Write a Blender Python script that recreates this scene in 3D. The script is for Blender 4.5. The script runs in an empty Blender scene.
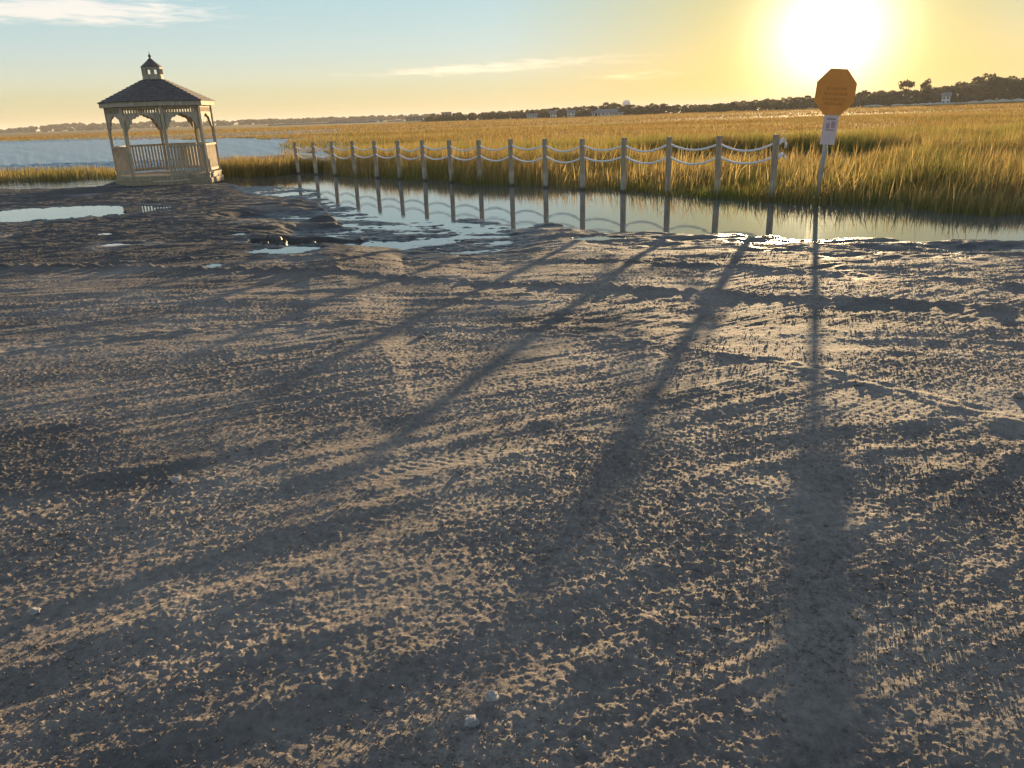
import bpy, bmesh, math, random
import numpy as np
from mathutils import Vector, Matrix

random.seed(7)
RNG = np.random.default_rng(11)
scene = bpy.context.scene
COL = scene.collection

# ------------------------------------------------------------------ camera
CAM = Vector((0.0, 0.0, 1.65))
FOC, ROLL, HOR = 760.0, math.radians(2.0), 114.0
PITCH = math.atan((384 - HOR) * math.cos(ROLL) / FOC)
_r0 = Vector((1, 0, 0)); _u0 = Vector((0, math.sin(PITCH), math.cos(PITCH)))
FWD = Vector((0, math.cos(PITCH), -math.sin(PITCH)))
UPV = (math.cos(ROLL) * _u0 + math.sin(ROLL) * _r0)
RGT = (math.cos(ROLL) * _r0 - math.sin(ROLL) * _u0)
cam_d = bpy.data.cameras.new('camera'); cam = bpy.data.objects.new('camera', cam_d); COL.objects.link(cam)
m = Matrix((RGT, UPV, -FWD)).transposed().to_4x4(); m.translation = CAM
cam.matrix_world = m
cam_d.sensor_fit = 'HORIZONTAL'; cam_d.angle = 2 * math.atan(512 / FOC)
cam_d.clip_start = 0.05; cam_d.clip_end = 20000
scene.camera = cam

def ray(px, py):
    return RGT * ((px - 512) / FOC) + UPV * ((384 - py) / FOC) + FWD
def hor(px): return HOR - math.tan(ROLL) * (px - 512)
def px2w(px, py, z):                      # where a sight line meets the level z
    d = ray(px, py); return CAM + d * ((z - CAM.z) / d.z)
def at(px, py, D):                        # the point of a sight line D metres ahead
    d = ray(px, py); return CAM + d * (D / d.y)

# ------------------------------------------------------------------ light
SUN = ray(830, 36).normalized()
SUN_EL = math.asin(SUN.z); SUN_AZ = math.atan2(SUN.x, SUN.y)
ld = bpy.data.lights.new('sun', 'SUN'); ld.energy = 5.0; ld.angle = math.radians(0.5); ld.color = (1.0, 0.71, 0.38)
sun = bpy.data.objects.new('sun', ld); COL.objects.link(sun)
sun.rotation_euler = SUN.to_track_quat('Z', 'Y').to_euler(); sun.location = (0, 0, 60)

world = bpy.data.worlds.new('World'); scene.world = world; world.use_nodes = True
wn = world.node_tree.nodes; wl = world.node_tree.links
for n in list(wn): wn.remove(n)
def W(t, **k):
    n = wn.new(t)
    for a, b in k.items(): setattr(n, a, b)
    return n
def wmath(op, a, b=None, c=None, clamp=False):
    n = W('ShaderNodeMath', operation=op); n.use_clamp = clamp
    for i, v in enumerate((a, b, c)):
        if v is None: continue
        if isinstance(v, (int, float)): n.inputs[i].default_value = v
        else: wl.new(v, n.inputs[i])
    return n.outputs[0]
sky = W('ShaderNodeTexSky', sky_type='NISHITA', sun_disc=False)
sky.sun_elevation = SUN_EL; sky.sun_rotation = SUN_AZ
sky.air_density = 1.0; sky.dust_density = 0.15; sky.ozone_density = 1.0; sky.altitude = 0
bg = W('ShaderNodeBackground'); bg.inputs[1].default_value = 0.05
gm = W('ShaderNodeGamma'); gm.inputs[1].default_value = 0.55; wl.new(sky.outputs[0], gm.inputs[0])
tn = W('ShaderNodeMix', data_type='RGBA', blend_type='MULTIPLY'); tn.inputs['Factor'].default_value = 1; tn.inputs['B'].default_value = (1.0, 1.0, 0.97, 1)
wl.new(gm.outputs[0], tn.inputs['A']); wl.new(tn.outputs['Result'], bg.inputs[0])
tc = W('ShaderNodeTexCoord'); sep = W('ShaderNodeSeparateXYZ'); wl.new(tc.outputs['Generated'], sep.inputs[0])
dot = W('ShaderNodeVectorMath', operation='DOT_PRODUCT'); wl.new(tc.outputs['Generated'], dot.inputs[0])
dot.inputs[1].default_value = SUN
ang = wmath('ARCCOSINE', wmath('MINIMUM', dot.outputs['Value'], 0.999999))
def lobe(sig, amp):                       # the sun's aureole in the air
    q = wmath('DIVIDE', ang, math.radians(sig)); q = wmath('MULTIPLY', q, q)
    return wmath('MULTIPLY', wmath('EXPONENT', wmath('MULTIPLY', q, -1.0)), amp)
def wcol(fac, col):
    n = W('ShaderNodeMix', data_type='RGBA', blend_type='MULTIPLY'); n.inputs['Factor'].default_value = 1
    c = W('ShaderNodeCombineXYZ')
    for i in range(3): wl.new(fac, c.inputs[i])
    wl.new(c.outputs[0], n.inputs['A']); n.inputs['B'].default_value = (*col, 1)
    return n.outputs['Result']
def wadd(a, b):
    n = W('ShaderNodeVectorMath', operation='ADD'); wl.new(a, n.inputs[0]); wl.new(b, n.inputs[1]); return n.outputs[0]
glow = wadd(wcol(lobe(3.5, 0.72), (1, 0.90, 0.62)), wcol(lobe(0.9, 8.0), (1, 0.88, 0.6)))
glow = wadd(glow, wcol(lobe(9.0, 0.05), (1, 0.60, 0.05)))
# blue of the upper air, paler low down, fading out towards the sun
er = W('ShaderNodeValToRGB'); cr0 = er.color_ramp
stops = [(0.0, (.22, .21, .09)), (1.9, (.29, .33, .25)), (2.8, (.32, .385, .365)), (4.5, (.26, .39, .46)), (7.2, (.19, .37, .47)), (15, (.17, .29, .41)), (40, (.135, .215, .36)), (90, (.115, .175, .31))]
while len(cr0.elements) < len(stops): cr0.elements.new(0.5)
for e_, (d_, c_) in zip(cr0.elements, stops): e_.position = (d_ / 90) ** 0.5; e_.color = (*c_, 1)
el0 = wmath('MAXIMUM', wmath('ARCSINE', sep.outputs['Z']), 0.0)
wl.new(wmath('POWER', wmath('DIVIDE', el0, math.pi / 2), 0.5), er.inputs[0])
fa_ = wmath('MULTIPLY', wmath('SUBTRACT', ang, math.radians(6)), 1 / math.radians(16), clamp=True)
fc = W('ShaderNodeCombineXYZ'); fc.inputs[0].default_value = 1; wl.new(wmath('MULTIPLY_ADD', fa_, 0.48, 0.52), fc.inputs[1]); wl.new(fa_, fc.inputs[2])
fm = W('ShaderNodeVectorMath', operation='MULTIPLY'); wl.new(er.outputs[0], fm.inputs[0]); wl.new(fc.outputs[0], fm.inputs[1])
fm2 = W('ShaderNodeVectorMath', operation='SCALE'); wl.new(fm.outputs[0], fm2.inputs[0]); fm2.inputs['Scale'].default_value = 1 / 3.03
glow = wadd(glow, fm2.outputs[0])
# thin clouds: stretched noise in azimuth and elevation, gathered in a few banks
az = wmath('ARCTAN2', sep.outputs['X'], sep.outputs['Y']); el = wmath('ARCSINE', sep.outputs['Z'])
cxy = W('ShaderNodeCombineXYZ')
wl.new(wmath('MULTIPLY', az, 9.0), cxy.inputs[0])
wl.new(wmath('MULTIPLY', wmath('ADD', el, wmath('MULTIPLY', az, 0.03)), 75.0), cxy.inputs[1])
nz = W('ShaderNodeTexNoise'); nz.inputs['Scale'].default_value = 2.5; nz.inputs['Detail'].default_value = 7; nz.inputs['Roughness'].default_value = 0.62
nz.inputs['Distortion'].default_value = 0.5
wl.new(cxy.outputs[0], nz.inputs['Vector'])
def bank(px, py, wx, wy, amp):
    d = ray(px, py).normalized(); a0 = math.atan2(d.x, d.y); e0 = math.asin(d.z)
    da = wmath('SUBTRACT', az, a0)
    u = wmath('DIVIDE', da, wx / FOC)
    v = wmath('DIVIDE', wmath('SUBTRACT', wmath('SUBTRACT', el, e0), wmath('MULTIPLY', da, 0.01)), wy / FOC)
    r = wmath('ADD', wmath('MULTIPLY', u, u), wmath('MULTIPLY', v, v))
    return wmath('MULTIPLY', wmath('EXPONENT', wmath('MULTIPLY', r, -1.0)), amp)
bks = [bank(100, 14, 120, 11, 1.15), bank(30, 4, 90, 10, 1.0), bank(540, 64, 130, 6.5, 1.0), bank(640, 75, 60, 4.5, 1.1), bank(430, 72, 80, 4, 0.8), bank(900, 35, 60, 5, 0.25), bank(330, -8, 40, 6, 0.5)]
tot = bks[0]
for b in bks[1:]: tot = wmath('ADD', tot, b)
cm = wmath('MULTIPLY', wmath('SUBTRACT', wmath('ADD', nz.outputs[0], wmath('MULTIPLY', tot, 0.27)), 0.635), 3.4, clamp=True)
cm = wmath('MULTIPLY', cm, wmath('MINIMUM', tot, 1.0))
glow = wadd(glow, wcol(cm, (0.16, 0.085, 0.05)))
bg2 = W('ShaderNodeBackground'); bg2.inputs[1].default_value = 1.0; wl.new(glow, bg2.inputs[0])
addsh = W('ShaderNodeAddShader'); wl.new(bg.outputs[0], addsh.inputs[0]); wl.new(bg2.outputs[0], addsh.inputs[1])
wo = W('ShaderNodeOutputWorld'); wl.new(addsh.outputs[0], wo.inputs['Surface'])

vs = scene.view_settings
vs.view_transform = 'Standard'; vs.look = 'None'; vs.gamma = 1.0; vs.use_curve_mapping = False
vs.exposure = 1.6
scene.cycles.max_bounces = 8; scene.cycles.transparent_max_bounces = 8
scene.cycles.use_denoising = True

# ------------------------------------------------------------------ helpers
def link(o, parent=None):
    COL.objects.link(o)
    if parent is not None: o.parent = parent
    return o
def tag(o, label=None, cat=None, group=None, kind=None):
    if label: o['label'] = label
    if cat: o['category'] = cat
    if group: o['group'] = group
    if kind: o['kind'] = kind
    return o
def empty(name, loc=(0, 0, 0), rz=0):
    o = bpy.data.objects.new(name, None); o.location = loc; o.rotation_euler = (0, 0, rz); o.empty_display_size = 0.2
    return link(o)
class MB:
    def __init__(s): s.v = []; s.f = []
    def add(s, vs_, fs):
        b = len(s.v); s.v += [tuple(p) for p in vs_]; s.f += [tuple(i + b for i in f) for f in fs]; return s
    def box(s, c, d, M=None):
        x, y, z = (k / 2 for k in d); c = Vector(c)
        P = [Vector(p) for p in ((-x, -y, -z), (x, -y, -z), (x, y, -z), (-x, y, -z), (-x, -y, z), (x, -y, z), (x, y, z), (-x, y, z))]
        if M is not None: P = [M @ p for p in P]
        return s.add([p + c for p in P], [(0, 3, 2, 1), (4, 5, 6, 7), (0, 1, 5, 4), (1, 2, 6, 5), (2, 3, 7, 6), (3, 0, 4, 7)])
    def beam(s, a, b, w, h, up=(0, 0, 1), cham=0.0):   # rectangular bar a->b
        a = Vector(a); b = Vector(b); t = (b - a).normalized(); up = Vector(up)
        sd = t.cross(up)
        if sd.length < 1e-4: sd = Vector((1, 0, 0))
        sd.normalize(); u = sd.cross(t).normalized()
        def ring(p): return [p + sd * (w / 2 * i) + u * (h / 2 * j) for i, j in ((-1, -1), (1, -1), (1, 1), (-1, 1))]
        return s.add(ring(a) + ring(b), [(0, 1, 2, 3), (7, 6, 5, 4), (0, 4, 5, 1), (1, 5, 6, 2), (2, 6, 7, 3), (3, 7, 4, 0)])
    def tube(s, pts, rad, n=8, caps=True):
        pts = [Vector(p) for p in pts]; rings = []
        if not hasattr(rad, '__len__'): rad = [rad] * len(pts)
        ref = Vector((0.13, 0.29, 1)) if abs((pts[-1] - pts[0]).normalized().z) < 0.9 else Vector((1, 0.1, 0))
        for i, p in enumerate(pts):
            t = (pts[min(i + 1, len(pts) - 1)] - pts[max(i - 1, 0)]).normalized()
            sd = t.cross(ref).normalized(); u = sd.cross(t)
            rings.append([p + (sd * math.cos(2 * math.pi * k / n) + u * math.sin(2 * math.pi * k / n)) * rad[i] for k in range(n)])
        vv = [q for r in rings for q in r]; ff = []
        for i in range(len(pts) - 1):
            for k in range(n): ff.append((i * n + k, i * n + (k + 1) % n, (i + 1) * n + (k + 1) % n, (i + 1) * n + k))
        if caps:
            ff.append(tuple(reversed(range(n)))); ff.append(tuple((len(pts) - 1) * n + k for k in range(n)))
        return s.add(vv, ff)
    def prism(s, poly, ax, thick, org=(0, 0, 0)):      # poly in plane (ax[0],ax[1]), extruded by thick along their cross
        X, Y = Vector(ax[0]), Vector(ax[1]); N = X.cross(Y).normalized(); o = Vector(org); n = len(poly)
        P = [o + X * a + Y * b - N * thick / 2 for a, b in poly] + [o + X * a + Y * b + N * thick / 2 for a, b in poly]
        return s.add(P, [tuple(reversed(range(n))), tuple(range(n, 2 * n))] + [(i, (i + 1) % n, n + (i + 1) % n, n + i) for i in range(n)])
    def build(s, name, mat, parent=None, smooth=False, bevel=0):
        me = bpy.data.meshes.new(name); me.from_pydata(s.v, [], s.f); me.materials.append(mat)
        if bevel or smooth:
            bm = bmesh.new(); bm.from_mesh(me)
            if bevel: bmesh.ops.bevel(bm, geom=bm.edges[:], offset=bevel, segments=1, affect='EDGES')
            if smooth:
                for f in bm.faces: f.smooth = True
            bm.to_mesh(me); bm.free()
        me.update()
        return link(bpy.data.objects.new(name, me), parent)
def np_mesh(name, V, loops, sizes, mat, attrs=None, smooth=False, parent=None):
    me = bpy.data.meshes.new(name); V = np.asarray(V, np.float32); loops = np.asarray(loops, np.int32); sizes = np.asarray(sizes, np.int32)
    me.vertices.add(len(V)); me.vertices.foreach_set('co', V.ravel())
    me.loops.add(len(loops)); me.loops.foreach_set('vertex_index', loops)
    me.polygons.add(len(sizes))
    st = np.zeros(len(sizes), np.int32); st[1:] = np.cumsum(sizes)[:-1]
    me.polygons.foreach_set('loop_start', st)
    me.update(calc_edges=True); me.validate(clean_customdata=False)
    if smooth: me.polygons.foreach_set('use_smooth', np.ones(len(sizes), bool))
    for k, a in (attrs or {}).items():
        a = np.asarray(a, np.float32)
        if a.ndim == 1:
            at_ = me.attributes.new(k, 'FLOAT', 'POINT'); at_.data.foreach_set('value', a)
        else:
            at_ = me.attributes.new(k, 'FLOAT_COLOR', 'POINT'); at_.data.foreach_set('color', np.c_[a, np.ones(len(a), np.float32)].ravel())
    me.materials.append(mat); me.update()
    return link(bpy.data.objects.new(name, me), parent)

# numpy gradient noise
_T = np.random.default_rng(3); _PERM = _T.permutation(4096).astype(np.int32); _TH = _T.uniform(0, 2 * math.pi, 4096); _GX = np.cos(_TH).astype(np.float32); _GY = np.sin(_TH).astype(np.float32)
def noise(x, y, s=0):
    x, y = np.broadcast_arrays(np.asarray(x, np.float64), np.asarray(y, np.float64))
    ix = np.floor(x); iy = np.floor(y); fx = (x - ix).astype(np.float32); fy = (y - iy).astype(np.float32)
    ix = ix.astype(np.int32) + s * 131; iy = iy.astype(np.int32) + s * 57
    u = fx * fx * fx * (fx * (fx * 6 - 15) + 10); v = fy * fy * fy * (fy * (fy * 6 - 15) + 10)
    p0 = _PERM[ix & 4095]; p1 = _PERM[(ix + 1) & 4095]
    def g(pa, a, b):
        t = _PERM[(pa + iy + b) & 4095]; return _GX[t] * (fx - a) + _GY[t] * (fy - b)
    a = g(p0, 0, 0); b = g(p1, 1, 0); c = g(p0, 0, 1); d = g(p1, 1, 1)
    a = a + (b - a) * u; c = c + (d - c) * u
    return (a + (c - a) * v) * 1.5
def fbm(x, y, s=0, o=3, r=0.5):
    t = 0; a = 1.0
    for i in range(o):
        t = t + a * noise(x * 2 ** i + 7.3 * i, y * 2 ** i - 3.1 * i, s + i); a *= r
    return t
def sstep(x, a, b):
    t = np.clip((x - a) / (b - a), 0, 1); return t * t * (3 - 2 * t)
def in_poly(x, y, P):
    r = np.zeros(x.shape, bool); n = len(P)
    for i in range(n):
        x1, y1 = P[i]; x2, y2 = P[(i + 1) % n]
        if y1 == y2: continue
        c = ((y1 > y) != (y2 > y)) & (x < (x2 - x1) * (y - y1) / (y2 - y1) + x1); r ^= c
    return r

# materials
def mat(name):
    M = bpy.data.materials.new(name); M.use_nodes = True
    nt = M.node_tree; p = nt.nodes['Principled BSDF']
    return M, nt, nt.nodes, nt.links, p
def simple(name, col, rough=0.7, var=0.25, scale=6.0, stretch=(1, 1, 1), bump=0.0, metal=0.0, spec=0.4):
    M, nt, N, L, p = mat(name)
    t = N.new('ShaderNodeTexCoord'); mp = N.new('ShaderNodeMapping'); mp.inputs['Scale'].default_value = stretch
    L.new(t.outputs['Object'], mp.inputs[0])
    nz_ = N.new('ShaderNodeTexNoise'); nz_.inputs['Scale'].default_value = scale; nz_.inputs['Detail'].default_value = 6; nz_.inputs['Roughness'].default_value = 0.65
    L.new(mp.outputs[0], nz_.inputs['Vector'])
    r = N.new('ShaderNodeValToRGB'); e = r.color_ramp.elements
    e[0].position = 0.3; e[1].position = 0.72
    e[0].color = (*[c * (1 - var) for c in col], 1); e[1].color = (*[min(1, c * (1 + var)) for c in col], 1)
    L.new(nz_.outputs[0], r.inputs[0]); L.new(r.outputs[0], p.inputs['Base Color'])
    p.inputs['Roughness'].default_value = rough; p.inputs['Metallic'].default_value = metal; p.inputs['Specular IOR Level'].default_value = spec
    if bump:
        b = N.new('ShaderNodeBump'); b.inputs['Strength'].default_value = bump; b.inputs['Distance'].default_value = 0.01
        L.new(nz_.outputs[0], b.inputs['Height']); L.new(b.outputs[0], p.inputs['Normal'])
    return M

# ------------------------------------------------------------------ terrain
WL = -0.22                                  # level of the water
shore_px = [(-150, 194), (0, 191), (96, 188), (116, 183), (224, 183), (244, 187), (282, 187.5), (300, 188), (316, 190), (335, 203), (360, 212), (400, 222), (433, 221), (500, 223), (553, 225), (600, 229), (650, 229), (680, 233), (723, 235), (775, 235.5), (900, 238), (1024, 242), (1250, 250)]
SH = [px2w(a, b, WL) for a, b in shore_px]
sh_b = np.array([p.x / p.y for p in SH]); sh_y = np.array([p.y for p in SH])
B290 = px2w(290, 184, WL); B290 = B290.x / B290.y
# long wheel ruts: circle arcs (cx, cy, r)
def arc3(pts):
    (x1, y1), (x2, y2), (x3, y3) = [(p.x, p.y) for p in (px2w(a, b, 0) for a, b in pts)]
    d = 2 * (x1 * (y2 - y3) + x2 * (y3 - y1) + x3 * (y1 - y2))
    ux = ((x1**2 + y1**2) * (y2 - y3) + (x2**2 + y2**2) * (y3 - y1) + (x3**2 + y3**2) * (y1 - y2)) / d
    uy = ((x1**2 + y1**2) * (x3 - x2) + (x2**2 + y2**2) * (x1 - x3) + (x3**2 + y3**2) * (x2 - x1)) / d
    return ux, uy, math.hypot(x1 - ux, y1 - uy)
RUTS = [arc3(p) for p in ([(0, 505), (260, 455), (520, 400)], [(0, 560), (260, 500), (560, 430)], [(60, 660), (330, 560), (700, 450)],
                          [(560, 760), (700, 640), (880, 500)], [(840, 640), (930, 560), (1023, 480)], [(0, 700), (200, 640), (480, 560)],
                          [(200, 768), (420, 690), (640, 600)], [(0, 345), (300, 322), (620, 318)], [(0, 310), (400, 292), (800, 300)],
                          [(0, 420), (300, 375), (620, 345)], [(350, 530), (600, 470), (1023, 420)])]
BERMS = [(arc3([(180, 268), (512, 276), (1023, 300)]), 0.034, 0.065), (arc3([(560, 252), (760, 258), (1023, 274)]), 0.018, 0.10), (arc3([(0, 352), (200, 330), (420, 322)]), 0.010, 0.12)]
CC = RUTS[1]
# puddles away from the pond: (px, py, half-width px, half-depth px)
PUD = [(45, 215, 85, 6.0), (432, 237, 30, 1.6), (330, 238.5, 62, 5.5), (288, 251, 30, 3.2), (210, 268, 9, 2.0), (122, 245, 16, 1.2), (600, 240, 26, 1.8), (235, 235, 11, 1.2), (105, 235, 9, 1.0), (468, 250, 10, 1.0), (590, 239, 14, 1.4)]
def base_h(x, y):
    b = x / np.maximum(y, 0.5); ys = np.interp(b, sh_b, sh_y)
    d = ys - y
    d = d + 0.55 * fbm(x * 0.9, y * 0.9, 3, 3) * sstep(y, 4, 8)
    left = 1 - sstep(b, B290 - 0.02, B290 + 0.05)
    h = np.where(d > 0, WL + (0.07 + 0.06 * left) * (1 - np.exp(-np.maximum(d, 0) / 0.8)) + (0.15 - 0.06 * left) * sstep(d, 0, 1) * np.clip(d / (10.5 + 8 * left), 0, 1), WL + np.maximum(0.16 * d, -0.5))
    return h, d, left, b
# half drowned flats beside the bank: (px, py, half-width px, nearest py, farthest py)
SOAK = []
for (a, b_, rx, y0_, y1_) in ((352, 212, 78, 230, 196), (300, 219, 72, 228, 209), (340, 234, 75, 245, 224)):
    c = px2w(a, b_, WL); e = px2w(a + rx, b_, WL); SOAK.append((c.x, c.y, abs(e.x - c.x), (px2w(a, y1_, WL).y - px2w(a, y0_, WL).y) / 2))
PUDW = []
for (a, b_, rx, ry) in PUD:
    c = px2w(a, b_, -0.09); e = px2w(a + rx, b_, -0.09); f = px2w(a, b_ + ry, -0.09)
    hh = float(base_h(np.array([c.x]), np.array([c.y]))[0][0])
    lev = max(WL + 0.006, hh - 0.022)
    if rx > 50 or a > 560 or 205 < b_ < 228: lev = max(WL + 0.006, hh - 0.035)
    c = px2w(a, b_, lev); e = px2w(a + rx, b_, lev); f = px2w(a, b_ + ry, lev)
    PUDW.append((c.x, c.y, abs(e.x - c.x), abs(f.y - c.y), lev))
def ground_core(x, y):
    h, d, left, b = base_h(x, y)
    fade = sstep(d, -0.4, 1.2)
    near = 1 - sstep(y, 9, 22)
    # ragged mud in and around the pond edge
    rag = np.exp(-((d - 0.4) / 2.0) ** 2) * (1 - 0.75 * left)
    wl_ = sstep(b, B290 - 0.14, B290 + 0.02) * (1 - sstep(b, B290 + 0.22, B290 + 0.36))      # the half drowned corner beside the bank
    rag2 = np.exp(-((d - 2.1) / 2.3) ** 2) * wl_
    h = h + rag * (0.045 * fbm(x * 0.8, y * 1.9, 21, 4, 0.55) - 0.010)
    rag2 = np.clip(rag2 * 1.5, 0, 1)
    for (cx, cy, rx, ry) in SOAK:
        rr = np.hypot((x - cx) / rx, (y - cy) / ry)
        if (rr < 2).any(): rag2 = np.maximum(rag2, sstep(1.2 - rr + 0.4 * fbm(x * 0.7, y * 0.9, 24, 3), 0, 0.95))
    # swells
    h = h + fade * (0.010 * noise(x * 0.35, y * 0.45, 31) + 0.0060 * noise(x * 1.0 + 3, y * 1.3, 32) + 0.0040 * fbm(x * 2.4, y * 2.8, 33, 2))
    # dragged streaks along arcs
    r = np.hypot(x - CC[0], y - CC[1]) - CC[2]; s = np.arctan2(x - CC[0], y - CC[1]) * CC[2]
    r = r + 0.22 * noise(s * 0.22, r * 0.4, 41) + 0.05 * noise(s * 0.9, r * 1.2, 40)
    st = noise(r * 3.0, s * 0.16, 42) * 0.0055 + noise(r * 9.5, s * 0.25, 43) * 0.0045 + noise(r * 24, s * 0.55, 44) * 0.0030
    far_ = sstep(y, 3.5, 7.5)
    h = h + fade * far_ * (0.0085 * noise(x * 0.55 + 0.4 * noise(x * 0.3, y, 47), y * 3.2, 46) + 0.0055 * noise(x * 1.3, y * 7.0, 48) + 0.006 * np.maximum(fbm(x * 4.5, y * 8, 49, 3, 0.65) - 0.1, 0) * (0.4 + sstep(noise(x * 0.4, y * 1.3, 50), -0.2, 0.5)))
    h = h + fade * st * (0.35 + 0.9 * sstep(noise(x * 0.5, y * 0.5, 45), -0.3, 0.4))
    # wheel ruts with lug marks
    dh = np.zeros_like(h)
    for i, (cx, cy, R) in enumerate(RUTS):
        q = np.hypot(x - cx, y - cy) - R
        mk_ = (np.abs(q) < 0.5) & (fade > 0)
        if not mk_.any(): continue
        xx, yy, q = x[mk_], y[mk_], q[mk_]
        q = q + 0.03 * noise(xx * 0.8, yy * 0.8, 50 + i); l = np.arctan2(xx - cx, yy - cy) * R
        on = sstep(noise(l * 0.33, q * 0.0 + i * 3.7, 61), -0.15, 0.3)
        g = np.exp(-(q / 0.11) ** 4)
        lug = np.sin((l + np.abs(q) * 0.8) * 2 * math.pi / 0.062)
        dh[mk_] += on * (-0.006 * g + 0.0012 * g * lug * sstep(noise(xx * 1.2, yy * 1.2, 62 + i), -0.2, 0.2) + 0.0045 * np.exp(-((np.abs(q) - 0.17) / 0.05) ** 2) * (1 + 1.6 * noise(l * 6, q * 6, 63 + i)))
    for i, ((cx, cy, R), amp, wd) in enumerate(BERMS):
        q = np.hypot(x - cx, y - cy) - R
        mk_ = np.abs(q) < 0.9
        if not mk_.any(): continue
        q = q[mk_]; l = np.arctan2(x[mk_] - cx, y[mk_] - cy) * R
        q = q + 0.12 * noise(l * 0.5, l * 0 + i, 71)
        dh[mk_] += amp * np.exp(-(q / wd) ** 2) * (0.75 + 0.5 * noise(l * 0.8, q * 0, 79) + 1.3 * noise(l * 8, q * 12, 72 + i))
    h = h + fade * dh
    # clods
    pat = sstep(fbm(x * 0.7, y * 0.9, 82, 2), -0.4, 0.5)
    n1 = fbm(x * 8, y * 8, 81, 3, 0.6)
    h = h + fade * (0.25 + 0.9 * pat) * (0.0017 * n1 + 0.008 * np.maximum(n1 - 0.55, 0))
    n2 = fbm(x * 34, y * 34, 83, 3, 0.75)
    h = h + fade * near * (0.45 + 0.8 * pat) * (0.0032 * n2 + 0.006 * np.maximum(n2 - 0.4, 0))
    fine = (1 - sstep(y, 4, 8)) * fade; mk_ = fine > 0
    if mk_.any(): h[mk_] += fine[mk_] * (0.4 + 0.6 * pat[mk_]) * 0.0021 * fbm(x[mk_] * 90, y[mk_] * 90, 86, 2, 0.7)
    # the darker heaped bank round the pavilion is lumpier
    dk = sstep(d, -0.2, 0.5) * (1 - sstep(b, B290, B290 + 0.25)) * sstep(y, 9, 13)
    h = h + dk * (0.022 * np.abs(fbm(x * 1.6, y * 2.6, 91, 4, 0.6)) - 0.008)
    flat = WL - 0.003 + 0.030 * fbm(x * 0.75, y * 2.0, 22, 5, 0.62) + 0.010 * fbm(x * 5, y * 9, 23, 3, 0.65) + 0.006 * sstep(d, 0, 4)
    h = h + (flat - h) * rag2 * sstep(d, -1.5, 0)
    return h, d, b
# level of each puddle: just under the lowest part of its rim
PUDL = []
for (cx, cy, rx, ry, lev) in PUDW:
    a_ = np.linspace(0, 2 * math.pi, 48)
    rim = ground_core(cx + rx * 1.25 * np.cos(a_), cy + ry * 1.25 * np.sin(a_))[0]
    PUDL.append((cx, cy, rx, ry, max(WL, float(np.percentile(rim, 12)) - 0.006)))
PUDW = PUDL
def ground_h(x, y):
    h, d, b = ground_core(x, y); wetp = np.zeros_like(h)
    for (cx, cy, rx, ry, lev) in PUDW:
        rr = np.hypot((x - cx) / rx, (y - cy) / ry); mk_ = rr < 1.8
        if not mk_.any(): continue
        q = 1.22 - rr[mk_] + 0.5 * fbm(x[mk_] * 2.0 + cx, y[mk_] * 3.2, 95, 4, 0.65)
        lim = sstep(1.35 - rr[mk_], 0, 0.25)
        k = sstep(q, -0.25, 0.25) * lim
        h[mk_] = h[mk_] + np.minimum(lev - 0.03 - h[mk_], 0) * k
        wetp[mk_] = np.maximum(wetp[mk_], sstep(q, -0.7, 0.0) * sstep(1.7 - rr[mk_], 0, 0.4))
    ground_h.wet = wetp
    return h, d, b
def fan(ycuts, ncol, side, k, c):
    t = np.linspace(-1, 1, ncol)
    e = np.cumsum(0.004 * 1.16 ** np.arange(side)); e = e / e[-1]
    u = np.r_[-1 - e[::-1] * 6, t, 1 + e * 6]
    Y = ycuts[:, None] + 0 * u[None, :]; X = u[None, :] * (k * np.maximum(ycuts, 0.8) + c)[:, None]
    return X, Y
def grid_mesh(name, X, Y, Z, mt, attrs=None, drop=None):
    nr, nc = X.shape; V = np.stack([X, Y, Z], -1).reshape(-1, 3)
    i = np.arange(nr - 1)[:, None] * nc + np.arange(nc - 1)[None, :]
    F = np.stack([i, i + 1, i + nc + 1, i + nc], -1).reshape(-1, 4)
    if drop is not None:
        dv = drop.reshape(-1); F = F[~dv[F].all(1)]
    return np_mesh(name, V, F.ravel(), np.full(len(F), 4), mt, attrs, smooth=True)

# dirt material: dark dredged earth, wetter low down by the water
D_, nt, N, L, p = mat('dark_earth')
geo = N.new('ShaderNodeNewGeometry')
a_w = N.new('ShaderNodeAttribute'); a_w.attribute_name = 'wet'
a_m = N.new('ShaderNodeAttribute'); a_m.attribute_name = 'muck'
n1 = N.new('ShaderNodeTexNoise'); n1.inputs['Scale'].default_value = 1.1; n1.inputs['Detail'].default_value = 8; n1.inputs['Roughness'].default_value = 0.62
n2 = N.new('ShaderNodeTexNoise'); n2.inputs['Scale'].default_value = 26; n2.inputs['Detail'].default_value = 9; n2.inputs['Roughness'].default_value = 0.7
n3 = N.new('ShaderNodeTexNoise'); n3.inputs['Scale'].default_value = 150; n3.inputs['Detail'].default_value = 5; n3.inputs['Roughness'].default_value = 0.7
for n in (n1, n2, n3): L.new(geo.outputs['Position'], n.inputs['Vector'])
def ramp(N, L, src, stops):
    r = N.new('ShaderNodeValToRGB'); cr = r.color_ramp
    while len(cr.elements) < len(stops): cr.elements.new(0.5)
    for e, (q, c) in zip(cr.elements, stops): e.position = q; e.color = (*c, 1)
    L.new(src, r.inputs[0]); return r.outputs[0]
def mixc(N, L, f, a, b, bt='MIX'):
    n = N.new('ShaderNodeMix'); n.data_type = 'RGBA'; n.blend_type = bt
    for k, v in (('Factor', f), ('A', a), ('B', b)):
        if isinstance(v, (int, float)): n.inputs[k].default_value = v
        elif isinstance(v, tuple): n.inputs[k].default_value = (*v, 1)
        else: L.new(v, n.inputs[k])
    return n.outputs['Result']
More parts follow.
